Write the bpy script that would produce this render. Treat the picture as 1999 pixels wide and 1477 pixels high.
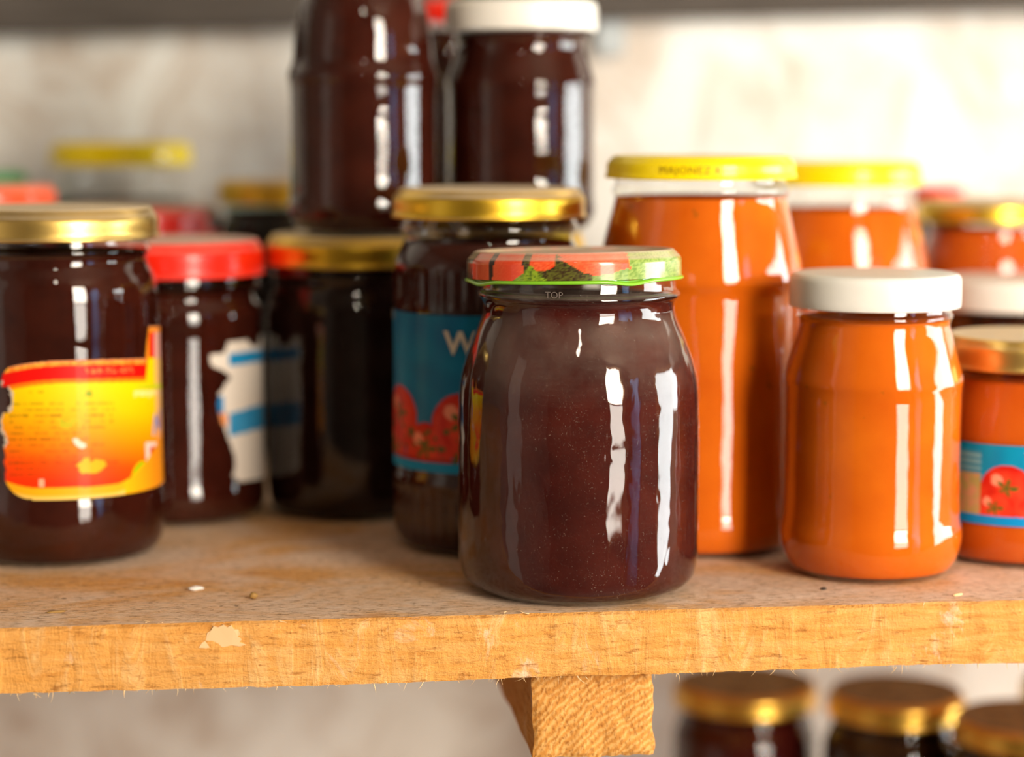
import bpy, bmesh, math, random
from mathutils import Vector, noise

# ---------------------------------------------------------------- camera, world, light, exposure
scene = bpy.context.scene
for o in list(bpy.data.objects):
    bpy.data.objects.remove(o)
COL = scene.collection

cam_data = bpy.data.cameras.new('camera')
cam = bpy.data.objects.new('camera', cam_data)
COL.objects.link(cam)
cam.location = (-0.1316, -0.8556, 1.3862)
cam.rotation_euler = (math.radians(90 - 6.744), 0, math.radians(-7.0))
cam_data.sensor_width = 36.0
cam_data.lens = 4300.0 / 1999.0 * 36.0
cam_data.clip_start = 0.01
cam_data.dof.use_dof = True
cam_data.dof.focus_distance = 0.835
cam_data.dof.aperture_fstop = 3.5
scene.camera = cam

scene.view_settings.view_transform = 'Standard'
scene.view_settings.look = 'None'
scene.view_settings.gamma = 1.0
scene.view_settings.use_curve_mapping = False
scene.view_settings.exposure = 0.34
scene.cycles.use_denoising = True
scene.cycles.adaptive_threshold = 0.035
scene.cycles.max_bounces = 8
scene.cycles.diffuse_bounces = 3
scene.cycles.glossy_bounces = 5
scene.cycles.transparent_max_bounces = 18
scene.cycles.sample_clamp_indirect = 6.0

world = bpy.data.worlds.new('world')
scene.world = world
world.use_nodes = True
world.node_tree.nodes['Background'].inputs[0].default_value = (0.80, 0.90, 1.0, 1)
world.node_tree.nodes['Background'].inputs[1].default_value = 0.30


def area_light(name, loc, rot, sx, sy, power, color):
    d = bpy.data.lights.new(name, 'AREA')
    d.shape = 'RECTANGLE'
    d.size, d.size_y, d.energy, d.color = sx, sy, power, color
    o = bpy.data.objects.new(name, d)
    o.location, o.rotation_euler = loc, rot
    COL.objects.link(o)
    return o


# room: x -1.3 .. 1.5, y -1.75 .. 0.53, z 0 .. 2.4
X0, X1, Y0, Y1, ZC = -1.30, 1.50, -1.75, 0.53, 2.40
# daylight in the window of the right wall and in the tall window behind the camera
area_light('side_window_daylight', (X1 + 0.03, -0.07, 1.12), (0, math.radians(90), 0), 1.10, 0.86, 33.0, (0.94, 1.0, 0.98))
area_light('window_daylight', (0.90, Y0 - 0.03, 1.84), (math.radians(90), 0, 0), 0.60, 0.96, 54.0, (1.0, 0.89, 0.74))
area_light('window_daylight_lower', (0.90, Y0 - 0.03, 1.11), (math.radians(90), 0, 0), 0.60, 0.42, 9.0, (1.0, 0.90, 0.78))

# ---------------------------------------------------------------- material helpers
def lin(c):
    c = c / 255.0
    return c / 12.92 if c <= 0.04045 else ((c + 0.055) / 1.055) ** 2.4


def rgb(r, g, b):
    return (lin(r), lin(g), lin(b))


class Mat:
    """small wrapper round a node tree"""
    def __init__(self, name):
        self.m = bpy.data.materials.new(name)
        self.m.use_nodes = True
        self.t = self.m.node_tree
        self.t.nodes.clear()
        self.out = self.n('ShaderNodeOutputMaterial')

    def n(self, kind, **kw):
        nd = self.t.nodes.new(kind)
        for k, v in kw.items():
            setattr(nd, k, v)
        return nd

    def set(self, sock, v):
        if isinstance(v, bpy.types.NodeSocket):
            self.t.links.new(v, sock)
        elif isinstance(v, tuple) and len(v) == 3 and sock.type == 'RGBA':
            sock.default_value = (*v, 1)
        else:
            sock.default_value = v

    def coord(self, scale=(1, 1, 1), kind='Object', rot=(0, 0, 0)):
        mp = self.n('ShaderNodeMapping')
        self.t.links.new(self.n('ShaderNodeTexCoord').outputs[kind], mp.inputs[0])
        mp.inputs['Scale'].default_value = scale
        mp.inputs['Rotation'].default_value = rot
        return mp.outputs[0]

    def noise(self, scale, detail=4, rough=0.55, vec=None, distort=0.0):
        nd = self.n('ShaderNodeTexNoise')
        nd.inputs['Scale'].default_value = scale
        nd.inputs['Detail'].default_value = detail
        nd.inputs['Roughness'].default_value = rough
        nd.inputs['Distortion'].default_value = distort
        self.t.links.new(vec if vec is not None else self.coord(), nd.inputs['Vector'])
        return nd.outputs['Fac']

    def ramp(self, fac, stops):
        r = self.n('ShaderNodeValToRGB')
        self.t.links.new(fac, r.inputs[0])
        cr = r.color_ramp
        while len(cr.elements) < len(stops):
            cr.elements.new(0.5)
        for e, (p, c) in zip(cr.elements, stops):
            e.position = p
            e.color = (*c, 1) if isinstance(c, tuple) else (c, c, c, 1)
        return r.outputs[0]

    def math(self, op, a, b=0.0, clamp=False):
        nd = self.n('ShaderNodeMath', operation=op, use_clamp=clamp)
        self.set(nd.inputs[0], a)
        self.set(nd.inputs[1], b)
        return nd.outputs[0]

    def mix(self, fac, a, b, blend='MIX'):
        nd = self.n('ShaderNodeMix', data_type='RGBA', blend_type=blend)
        self.set(nd.inputs['Factor'], fac)
        self.set(nd.inputs['A'], a) if False else None
        self.set(nd.inputs[6], a)
        self.set(nd.inputs[7], b)
        return nd.outputs[2]

    def bump(self, h, strength=0.3, dist=0.001):
        b = self.n('ShaderNodeBump')
        b.inputs['Strength'].default_value = strength
        b.inputs['Distance'].default_value = dist
        self.t.links.new(h, b.inputs['Height'])
        return b.outputs[0]

    def bsdf(self, color, rough=0.5, metal=0.0, normal=None, coat=0.0, spec=0.5, sss=0.0, coat_rough=0.08):
        p = self.n('ShaderNodeBsdfPrincipled')
        self.set(p.inputs['Base Color'], color)
        self.set(p.inputs['Roughness'], rough)
        self.set(p.inputs['Metallic'], metal)
        self.set(p.inputs['Specular IOR Level'], spec)
        p.inputs['Coat Weight'].default_value = coat
        p.inputs['Coat Roughness'].default_value = coat_rough
        if sss:
            p.inputs['Subsurface Weight'].default_value = sss
            p.inputs['Subsurface Radius'].default_value = (0.006, 0.002, 0.0006)
            p.inputs['Subsurface Scale'].default_value = 1.0
        if normal is not None:
            self.t.links.new(normal, p.inputs['Normal'])
        return p.outputs[0]

    def mixs(self, fac, a, b):
        nd = self.n('ShaderNodeMixShader')
        self.set(nd.inputs[0], fac)
        self.t.links.new(a, nd.inputs[1])
        self.t.links.new(b, nd.inputs[2])
        return nd.outputs[0]

    def done(self, shader):
        self.t.links.new(shader, self.out.inputs[0])
        return self.m

    def upward(self, lo=0.55, hi=0.95):
        """how far a surface faces up (where dust settles)"""
        g = self.n('ShaderNodeNewGeometry')
        s = self.n('ShaderNodeSeparateXYZ')
        self.t.links.new(g.outputs['True Normal'], s.inputs[0])
        mr = self.n('ShaderNodeMapRange')
        mr.inputs['From Min'].default_value = lo
        mr.inputs['From Max'].default_value = hi
        self.t.links.new(s.outputs[2], mr.inputs[0])
        return mr.outputs[0]


def plain(name, c, rough=0.5, metal=0.0, coat=0.0):
    m = Mat(name)
    return m.done(m.bsdf(c, rough, metal, coat=coat))


# glass wall of a jar: thin clear glass, mirror share by Fresnel on either side
def glass_mat(name, wave=0.0, dust=0.0, tint=(0.97, 0.98, 0.97)):
    m = Mat(name)
    geo = m.n('ShaderNodeNewGeometry')
    ior = m.math('ADD', m.math('MULTIPLY', geo.outputs['Backfacing'], 1 / 1.5 - 1.5), 1.5)
    fr = m.n('ShaderNodeFresnel')
    m.t.links.new(ior, fr.inputs['IOR'])
    nrm = None
    if wave:
        v = m.coord((1, 1, 0.5))
        h = m.math('ADD', m.noise(85, 2, 0.4, v, 0.4), m.math('MULTIPLY', m.noise(110, 1, 0.4, v), 0.05))
        nrm = m.bump(h, wave, 0.0012)
        m.t.links.new(nrm, fr.inputs['Normal'])
    gl = m.n('ShaderNodeBsdfGlossy')
    gl.inputs['Roughness'].default_value = 0.025
    gl.inputs['Color'].default_value = (1, 1, 1, 1)
    if nrm is not None:
        m.t.links.new(nrm, gl.inputs['Normal'])
    tr = m.n('ShaderNodeBsdfTransparent')
    tr.inputs[0].default_value = (*tint, 1)
    fac = m.math('MULTIPLY', fr.outputs[0], 1.15, True)
    sh = m.mixs(fac, tr.outputs[0], gl.outputs[0])
    if dust:
        speck = m.ramp(m.noise(1500, 2, 0.6), [(0.63, 0.0), (0.74, 1.0)])
        film = m.ramp(m.noise(60, 4, 0.6), [(0.3, 0.2), (0.8, 1.0)])
        up = m.upward(0.05, 0.60)
        base = m.math('ADD', m.math('MULTIPLY', up, 0.38), 0.018)
        amt = m.math('MULTIPLY', m.math('ADD', m.math('MULTIPLY', speck, 0.5), base), m.math('MULTIPLY', film, dust), True)
        df = m.n('ShaderNodeBsdfDiffuse')
        df.inputs[0].default_value = (0.42, 0.33, 0.26, 1)
        sh = m.mixs(amt, sh, df.outputs[0])
    return m.done(sh)


def jam_mat(name, a, b, sss=0.0):
    m = Mat(name)
    n = m.noise(55, 4, 0.6)
    col = m.ramp(n, [(0.35, a), (0.7, b)])
    return m.done(m.bsdf(col, 0.6, spec=0.0, sss=sss))


def sauce_mat(name, a, b):
    m = Mat(name)
    col = m.ramp(m.noise(35, 3, 0.55), [(0.3, a), (0.72, b)])
    herb = m.ramp(m.noise(150, 3, 0.62, m.coord((1, 1, 0.8))), [(0.685, 0.0), (0.735, 1.0)])
    col = m.mix(m.math('MULTIPLY', herb, 0.6), col, (0.16, 0.09, 0.01))
    return m.done(m.bsdf(col, 0.6, spec=0.0))


def lid_mat(name, c, rough=0.35, metal=0.0, coat=0.3, dust=0.95, dustc=(0.68, 0.56, 0.40), vcol=False):
    m = Mat(name)
    wear = m.noise(90, 4, 0.6)
    if vcol:
        at = m.n('ShaderNodeAttribute', attribute_name='print')
        base = at.outputs['Color']
    else:
        base = m.mix(m.ramp(wear, [(0.35, 0.0), (0.8, 0.25)]), c, tuple(x * 0.75 for x in c))
    amt = m.math('MULTIPLY', m.upward(0.45, 0.92), m.math('MULTIPLY', m.ramp(m.noise(160, 5, 0.65), [(0.25, 0.65), (0.65, 1.0)]), dust), True)
    n = m.bump(m.noise(420, 2), 0.06, 0.0004)
    metalish = m.bsdf(base, rough, metal, n, coat, spec=0.3)
    d = m.n('ShaderNodeBsdfDiffuse')
    d.inputs[0].default_value = (*dustc, 1)
    return m.done(m.mixs(amt, metalish, d.outputs[0]))


def print_mat(name, rough=0.4, coat=0.25):
    m = Mat(name)
    at = m.n('ShaderNodeAttribute', attribute_name='print')
    return m.done(m.bsdf(at.outputs['Color'], rough, coat=coat, spec=0.2))


# ---------------------------------------------------------------- mesh helpers
def link(name, me, mat=None, parent=None):
    o = bpy.data.objects.new(name, me)
    COL.objects.link(o)
    if mat is not None:
        for mm in (mat if isinstance(mat, (list, tuple)) else [mat]):
            me.materials.append(mm)
    if parent is not None:
        o.parent = parent
    return o


def tag(o, label=None, cat=None, group=None, kind=None):
    if label: o['label'] = label
    if cat: o['category'] = cat
    if group: o['group'] = group
    if kind: o['kind'] = kind
    return o


def mesh(verts, faces, smooth=True):
    me = bpy.data.meshes.new('shape')
    me.from_pydata(verts, [], faces)
    if smooth:
        me.polygons.foreach_set('use_smooth', [True] * len(me.polygons))
    me.update()
    return me


def chaikin(pts, it):
    for _ in range(it):
        q = [pts[0]]
        for a, b in zip(pts, pts[1:]):
            q.append((0.75 * a[0] + 0.25 * b[0], 0.75 * a[1] + 0.25 * b[1]))
            q.append((0.25 * a[0] + 0.75 * b[0], 0.25 * a[1] + 0.75 * b[1]))
        q.append(pts[-1])
        pts = q
    return pts


def lathe(prof, seg=64, mod=None):
    """surface of revolution; prof bottom -> top, r may be 0 at the ends; mod(r, z, angle) -> (r, z)"""
    verts, rings, faces = [], [], []
    for r, z in prof:
        if r < 1e-6:
            rings.append([len(verts)])
            verts.append((0, 0, z))
        else:
            ring = []
            for k in range(seg):
                a = 2 * math.pi * k / seg
                rr, zz = mod(r, z, a) if mod else (r, z)
                ring.append(len(verts))
                verts.append((rr * math.sin(a), -rr * math.cos(a), zz))   # angle 0 faces -y, grows to +x
            rings.append(ring)
    for A, B in zip(rings, rings[1:]):
        if len(A) == 1 and len(B) == 1:
            continue
        for k in range(seg):
            k2 = (k + 1) % seg
            if len(A) == 1:
                faces.append((A[0], B[k2], B[k]))
            elif len(B) == 1:
                faces.append((A[k], A[k2], B[0]))
            else:
                faces.append((A[k], A[k2], B[k2], B[k]))
    return mesh(verts, faces)


def box(name, lo, hi, mat, parent=None, bev=0.0):
    bm = bmesh.new()
    bmesh.ops.create_cube(bm, size=1)
    for v in bm.verts:
        v.co = Vector((lo[i] + (v.co[i] + 0.5) * (hi[i] - lo[i]) for i in range(3)))
    if bev:
        bmesh.ops.bevel(bm, geom=list(bm.edges), offset=bev, segments=2, affect='EDGES')
    me = bpy.data.meshes.new(name)
    bm.to_mesh(me)
    bm.free()
    return link(name, me, mat, parent)


def prof_r(prof, z):
    for (r0, z0), (r1, z1) in zip(prof, prof[1:]):
        if z0 <= z <= z1 and z1 > z0:
            return r0 + (r1 - r0) * (z - z0) / (z1 - z0)
    return prof[-1][0]


def set_print(me, cols):
    at = me.color_attributes.new('print', 'FLOAT_COLOR', 'POINT')
    flat = []
    for c in cols:
        flat.extend((c[0], c[1], c[2], 1.0))
    at.data.foreach_set('color', flat)


def bent_text(name, text, size, radius, ang, z, mat, parent, tilt=0.0, lift=0.0002, shear=0.0, spacing=1.0, flip=False, bold=0.0):
    """lettering wrapped round a cylinder, centred at angle ang and height z"""
    cu = bpy.data.curves.new(name, 'FONT')
    cu.body, cu.size, cu.align_x, cu.align_y = text, size, 'CENTER', 'CENTER'
    cu.shear, cu.space_character = shear, spacing
    cu.resolution_u = 3
    cu.offset = bold
    tmp = bpy.data.objects.new(name, cu)
    COL.objects.link(tmp)
    dg = bpy.context.evaluated_depsgraph_get()
    src = tmp.evaluated_get(dg).to_mesh()
    vs, fs = [], [tuple(p.vertices) for p in src.polygons]
    sg = -1 if flip else 1
    for v in src.vertices:
        x, y = v.co.x * sg, v.co.y * sg
        a = ang + x / radius
        vs.append(((radius + lift) * math.sin(a), -(radius + lift) * math.cos(a), z + y + tilt * x))
    bpy.data.objects.remove(tmp)
    return link(name, mesh(vs, fs, False), mat, parent)


def label_patch(name, prof, a0, a1, z0, z1, nu, nv, paint, mat, parent, lift=0.0005):
    """paper stuck on the glass: paint(deg, v) -> colour or None where the paper is torn away; v runs 0 top .. 1 bottom"""
    verts, cols, faces, keep = [], [], [], []
    for j in range(nv + 1):
        v = j / nv
        z = z1 + (z0 - z1) * v
        r = prof_r(prof, z) + lift
        for i in range(nu + 1):
            a = a0 + (a1 - a0) * i / nu
            c = paint(a, v)
            keep.append(c is not None)
            cols.append(c or (0.7, 0.66, 0.6))
            ar = math.radians(a)
            verts.append((r * math.sin(ar), -r * math.cos(ar), z))
    for j in range(nv):
        for i in range(nu):
            q = (j * (nu + 1) + i, (j + 1) * (nu + 1) + i, (j + 1) * (nu + 1) + i + 1, j * (nu + 1) + i + 1)
            if all(keep[k] for k in q):
                faces.append(q)
    used = sorted({k for f_ in faces for k in f_})
    idx = {k: n for n, k in enumerate(used)}
    me = mesh([verts[k] for k in used], [tuple(idx[k] for k in f_) for f_ in faces])
    set_print(me, [cols[k] for k in used])
    return link(name, me, mat, parent)


def hash2(a, b=0):
    x = math.sin(a * 127.1 + b * 311.7) * 43758.5453
    return x - math.floor(x)


def blend(a, b, t):
    t = max(0.0, min(1.0, t))
    return tuple(x + (y - x) * t for x, y in zip(a, b))


def n2(x, y, s=1.0):
    return noise.noise(Vector((x * s, y * s, 3.7)))

# ---------------------------------------------------------------- the room
def wall_material(name, base, stain, amount):
    m = Mat(name)
    big = m.noise(5.5, 5, 0.6, m.coord((1, 1, 1)), 0.4)
    mid = m.noise(19, 4, 0.62, m.coord((1, 1, 0.75), rot=(0, 0.35, 0)), 0.8)
    col = m.mix(m.ramp(mid, [(0.47, 0.0), (0.72, amount)]), base, stain)
    col = m.mix(m.ramp(big, [(0.48, 0.0), (0.75, amount * 0.7)]), col, tuple(x * 0.8 for x in base))
    nrm = m.bump(m.noise(38, 6, 0.6), 0.5, 0.004)
    return m.done(m.bsdf(col, 0.9, normal=nrm, spec=0.15))


M = {}
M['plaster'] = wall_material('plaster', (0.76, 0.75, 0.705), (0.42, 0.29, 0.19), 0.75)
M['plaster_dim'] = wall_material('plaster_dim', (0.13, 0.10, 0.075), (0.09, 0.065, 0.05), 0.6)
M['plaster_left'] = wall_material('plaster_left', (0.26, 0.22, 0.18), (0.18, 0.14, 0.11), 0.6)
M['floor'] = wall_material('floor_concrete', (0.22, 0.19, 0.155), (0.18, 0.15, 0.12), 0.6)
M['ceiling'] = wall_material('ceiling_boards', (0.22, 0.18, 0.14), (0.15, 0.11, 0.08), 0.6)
M['frame_wood'] = plain('frame_wood', (0.48, 0.24, 0.08), 0.5)
M['blue_paint'] = plain('blue_paint', (0.10, 0.36, 0.85), 0.45)
M['pale_paint'] = plain('pale_paint', (0.55, 0.52, 0.48), 0.5)


def structure(o):
    o['kind'] = 'structure'
    return o


T = 0.12
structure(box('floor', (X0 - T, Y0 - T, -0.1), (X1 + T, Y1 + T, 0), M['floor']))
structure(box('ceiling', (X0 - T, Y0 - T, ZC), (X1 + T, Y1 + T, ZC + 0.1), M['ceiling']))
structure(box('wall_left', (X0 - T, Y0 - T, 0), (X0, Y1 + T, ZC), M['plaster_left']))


def multi_box(name, boxes, mat):
    bm = bmesh.new()
    for lo, hi in boxes:
        r = bmesh.ops.create_cube(bm, size=1)
        for v in r['verts']:
            v.co = Vector((lo[i] + (v.co[i] + 0.5) * (hi[i] - lo[i]) for i in range(3)))
    me = bpy.data.meshes.new(name)
    bm.to_mesh(me)
    bm.free()
    return link(name, me, mat)


# window y -0.50..0.36, z 0.57..1.67 in the right wall; window x 0.60..1.20, z 0.90..2.32 behind the camera
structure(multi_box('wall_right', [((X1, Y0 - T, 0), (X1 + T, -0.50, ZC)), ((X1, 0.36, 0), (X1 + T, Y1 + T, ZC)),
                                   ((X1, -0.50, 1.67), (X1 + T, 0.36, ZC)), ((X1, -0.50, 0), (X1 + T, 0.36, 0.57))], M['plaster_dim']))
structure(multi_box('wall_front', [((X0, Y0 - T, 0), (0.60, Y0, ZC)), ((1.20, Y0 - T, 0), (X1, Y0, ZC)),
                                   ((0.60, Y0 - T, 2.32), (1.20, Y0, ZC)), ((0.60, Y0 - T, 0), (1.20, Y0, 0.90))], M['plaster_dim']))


def back_wall():
    nx, nz = 140, 120
    vs, fs = [], []
    for j in range(nz + 1):
        for i in range(nx + 1):
            x, z = X0 + (X1 - X0) * i / nx, ZC * j / nz
            d = 0.010 * noise.noise(Vector((x * 3.1, z * 3.1, 1.0))) + 0.004 * noise.noise(Vector((x * 11, z * 11, 5.0)))
            vs.append((x, Y1 + 0.004 + d, z))
    for j in range(nz):
        for i in range(nx):
            a = j * (nx + 1) + i
            fs.append((a, a + 1, a + nx + 2, a + nx + 1))
    return structure(link('wall_back', mesh(vs, fs), M['plaster']))


back_wall()
fr = structure(multi_box('window_1', [((0.57, Y0 - 0.02, 0.0), (0.60, Y0 + 0.03, 2.35)), ((1.20, Y0 - 0.02, 0.0), (1.32, Y0 + 0.03, 2.35)),
                                      ((0.60, Y0 - 0.02, 2.32), (1.20, Y0 + 0.03, 2.35)), ((0.60, Y0 - 0.02, 0.87), (1.20, Y0 + 0.05, 0.90)),
                                      ((0.60, Y0 - 0.02, 1.32), (1.20, Y0 + 0.02, 1.36))], M['frame_wood']))
structure(multi_box('window_2', [((X1 - 0.02, -0.55, 0.52), (X1 + 0.02, -0.50, 1.72)), ((X1 - 0.02, 0.36, 0.52), (X1 + 0.02, 0.41, 1.72)),
                                 ((X1 - 0.02, -0.50, 1.67), (X1 + 0.02, 0.36, 1.72)), ((X1 - 0.04, -0.50, 0.52), (X1 + 0.02, 0.36, 0.57))], M['frame_wood']))
structure(box('blue_reflection_board', (X1 - 0.05, -1.64, 0.05), (X1 - 0.01, -1.22, 2.0), M['blue_paint'], bev=0.004))  # invented blue panel, added so the glass mirrors a blue streak
structure(box('pale_reflection_board', (X0 + 0.01, -0.62, 0.05), (X0 + 0.05, -0.26, 2.0), M['pale_paint'], bev=0.004))  # added out of view: pale panel giving the jars a grey reflected strip

# ---------------------------------------------------------------- timber: shelf boards, beam, batten
def wood_top():
    m = Mat('dusty_weathered_wood')
    grain = m.noise(40, 6, 0.65, m.coord((0.45, 4, 4)), 0.4)
    fine = m.noise(330, 4, 0.75, m.coord((0.55, 1.7, 1)))
    blot = m.noise(15, 5, 0.65, m.coord((0.8, 1.25, 1)), 0.5)
    wood = m.ramp(grain, [(0.30, (0.52, 0.21, 0.045)), (0.50, (0.76, 0.38, 0.10)), (0.72, (0.62, 0.30, 0.09))])
    col = m.mix(m.ramp(blot, [(0.38, 0.08), (0.60, 0.95)]), wood, (0.80, 0.60, 0.45))
    col = m.mix(m.ramp(fine, [(0.50, 0.0), (0.66, 0.85)]), col, (0.24, 0.12, 0.045))
    col = m.mix(m.ramp(m.noise(700, 2, 0.6), [(0.60, 0.0), (0.72, 0.7)]), col, (0.88, 0.70, 0.52))
    col = m.mix(m.ramp(m.noise(150, 3, 0.7), [(0.66, 0.0), (0.72, 0.8)]), col, (0.12, 0.065, 0.03))
    nrm = m.bump(m.math('ADD', fine, grain), 0.7, 0.0009)
    return m.done(m.bsdf(col, 0.85, normal=nrm, spec=0.2))


def wood_sawn():
    m = Mat('rough_sawn_wood')
    lines = m.noise(42, 7, 0.7, m.coord((0.8, 1, 7)), 0.6)
    saw = m.noise(55, 5, 0.7, m.coord((1.6, 1, 0.45), rot=(0, 0.45, 0)), 1.2)
    col = m.ramp(lines, [(0.25, (0.46, 0.16, 0.025)), (0.46, (0.70, 0.32, 0.075)), (0.74, (0.78, 0.42, 0.14))])
    col = m.mix(m.ramp(m.noise(9, 3, 0.6), [(0.40, 0.0), (0.65, 0.5)]), col, (0.80, 0.34, 0.06))
    col = m.mix(m.ramp(saw, [(0.52, 0.0), (0.74, 0.6)]), col, (0.88, 0.60, 0.28))
    col = m.mix(m.ramp(m.noise(38, 5, 0.7, m.coord((1, 1, 0.7), rot=(0, 0.6, 0)), 1.0), [(0.60, 0.0), (0.72, 0.6)]), col, (0.84, 0.68, 0.52))
    col = m.mix(m.ramp(m.noise(230, 4, 0.75, m.coord((0.55, 1, 2.2))), [(0.56, 0.0), (0.68, 0.75)]), col, (0.34, 0.12, 0.02))
    nrm = m.bump(m.math('ADD', m.noise(330, 4, 0.75, m.coord((0.5, 1, 1.6))), saw), 0.9, 0.0012)
    return m.done(m.bsdf(col, 0.85, normal=nrm, spec=0.2))


def wood_end():
    m = Mat('end_grain_wood')
    w = m.n('ShaderNodeTexWave', wave_type='RINGS', rings_direction='Y')
    mp = m.coord()
    mp.node.inputs['Location'].default_value = (-0.050, 0, -1.10)
    m.t.links.new(mp, w.inputs['Vector'])
    w.inputs['Scale'].default_value = 120
    w.inputs['Distortion'].default_value = 5.0
    w.inputs['Detail'].default_value = 3
    w.inputs['Detail Scale'].default_value = 2.0
    n = m.noise(600, 4, 0.7, m.coord((1.5, 1, 0.8), rot=(0, 0.7, 0)))
    col = m.ramp(w.outputs['Fac'], [(0.05, (0.60, 0.25, 0.05)), (0.5, (0.68, 0.32, 0.075)), (0.95, (0.74, 0.39, 0.12))])
    col = m.mix(m.ramp(n, [(0.48, 0.0), (0.66, 0.85)]), col, (0.30, 0.10, 0.015))
    nrm = m.bump(m.math('ADD', n, m.math('MULTIPLY', w.outputs['Fac'], 0.35)), 0.35, 0.0004)
    return m.done(m.bsdf(col, 0.85, normal=nrm, spec=0.2))


def wood_grey():
    m = Mat('grey_wood')
    g = m.noise(30, 5, 0.6, m.coord((0.5, 4, 6)))
    col = m.ramp(g, [(0.3, (0.06, 0.050, 0.042)), (0.7, (0.10, 0.085, 0.073))])
    return m.done(m.bsdf(col, 0.9, spec=0.15))


M['wood_top'], M['wood_sawn'], M['wood_end'], M['wood_grey'] = wood_top(), wood_sawn(), wood_end(), wood_grey()
M['splinter'] = plain('splinter_wood', (0.82, 0.56, 0.28), 0.8)
M['pale_chip'] = plain('pale_chip_wood', (0.74, 0.47, 0.23), 0.85)


def plank(name, x0, x1, yf, yb, zt, th, nx, mats, seed=0.0):
    """board with an uneven sawn front: cross-section stations along x"""
    def nz(x, a, s):
        return noise.noise(Vector((x * s, a + seed, 7.3)))
    vs, fs, mi = [], [], []
    ys = [yb, yb - (yb - yf) * 0.25, yb - (yb - yf) * 0.55, yf + 0.045, yf + 0.018, yf + 0.007]
    K = 0
    for i in range(nx + 1):
        x = x0 + (x1 - x0) * i / nx
        w = 0.0006 * nz(x, 0, 22) + 0.00035 * nz(x, 1, 160)
        sec = [(y, zt - 0.0004 * abs(nz(x, y * 30, 40))) for y in ys]
        chip = max(0.0, nz(x, 2, 55) - 0.25) * 0.0028
        sec.append((yf + 0.0022 + w + chip, zt - 0.0002))
        sec.append((yf + 0.0006 + w + chip * 0.4, zt - 0.0011 - chip * 0.5))
        for q in range(1, 8):
            sec.append((yf + w + 0.00045 * nz(x * 1.0, 4 + q * 1.7, 120), zt - 0.0012 - (th - 0.0022) * q / 8))
        zb = zt - th + 0.0010 * nz(x, 3, 14) + 0.0007 * nz(x, 9, 240) * (0.4 + abs(nz(x, 8, 30)))
        sec.append((yf + 0.0004 + w, zb + 0.0004))
        sec.append((yf + 0.0030, zb))
        sec.append((yb, zt - th))
        K = len(sec)
        for y, z in sec:
            vs.append((x, y, z))
    for i in range(nx):
        for k in range(K):
            k2 = (k + 1) % K
            fs.append((i * K + k, (i + 1) * K + k, (i + 1) * K + k2, i * K + k2))
            mi.append(0 if k < 6 else 1)
    fs.append(tuple(range(K)))
    fs.append(tuple(nx * K + k for k in reversed(range(K))))
    mi += [1, 1]
    me = mesh(vs, fs, False)
    o = link(name, me, mats)
    me.polygons.foreach_set('material_index', mi)
    bm = bmesh.new(); bm.from_mesh(me)
    bmesh.ops.recalc_face_normals(bm, faces=bm.faces)
    bm.to_mesh(me); bm.free()
    return o


ZT, TH, YF = 1.2, 0.0250, -0.0463
front_board = tag(plank('shelf_board', -1.0, 1.0, YF, 0.238, ZT, TH, 900, [M['wood_top'], M['wood_sawn']]),
                  'thick rough-sawn wooden shelf board with dusty top, carrying the front jars', 'shelf board')
tag(plank('shelf_board', -1.0, 1.0, 0.241, Y1 - 0.012, ZT, TH, 120, [M['wood_top'], M['wood_sawn']], 4.0),
    'rear wooden shelf board against the wall, under the hindmost jars', 'shelf board')
tag(plank('shelf_board', -1.0, 1.0, 0.05, Y1 - 0.012, 0.9, TH, 120, [M['wood_top'], M['wood_sawn']], 8.0),
    'lower wooden shelf board carrying the jars below the beam', 'shelf board')

rnd = random.Random(5)


def splinter(length, width):
    n = 5
    vs, fs = [], []
    bx, by = rnd.uniform(-0.5, 0.5), rnd.uniform(-0.3, 0.3)
    for i in range(n):
        t = i / (n - 1)
        w = width * (1 - 0.85 * t)
        c = Vector((bx * length * t * t, -length * 0.25 * t + by * length * t * t, -length * t))
        for k in range(4):
            a = math.pi / 2 * k
            vs.append(tuple(c + Vector((w * math.cos(a), w * math.sin(a), 0))))
    for i in range(n - 1):
        for k in range(4):
            fs.append((i * 4 + k, i * 4 + (k + 1) % 4, (i + 1) * 4 + (k + 1) % 4, (i + 1) * 4 + k))
    fs.append((0, 3, 2, 1)); fs.append(tuple(range(4 * n - 4, 4 * n)))
    return mesh(vs, fs, False)


sp = [splinter(rnd.uniform(0.0016, 0.0046), rnd.uniform(0.00016, 0.00034)) for _ in range(14)]
for me_ in sp:
    me_.materials.append(M['splinter'])
for i in range(150):
    x = rnd.uniform(-0.24, 0.20)
    o = bpy.data.objects.new('splinter', rnd.choice(sp))
    COL.objects.link(o)
    o.parent = front_board
    o.location = (x, YF + rnd.uniform(0.0006, 0.0020), ZT - TH + rnd.uniform(-0.0001, 0.0012))
    o.rotation_euler = (rnd.uniform(-0.5, 0.3), rnd.uniform(-1.1, 1.1), rnd.uniform(0, 6.28))
    s = rnd.choice((0.5, 0.6, 0.8, 1.0))
    o.scale = (s, s, s)
for i in range(40):      # fibres lifted along the top edge
    o = bpy.data.objects.new('splinter', rnd.choice(sp))
    COL.objects.link(o)
    o.parent = front_board
    o.location = (rnd.uniform(-0.24, 0.20), YF + rnd.uniform(0.001, 0.006), ZT - 0.0002)
    o.rotation_euler = (rnd.uniform(1.2, 1.9), rnd.uniform(-0.4, 0.4), rnd.uniform(0, 6.28))
    s = rnd.choice((0.5, 0.8, 1.0))
    o.scale = (s, s, s)


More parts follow.
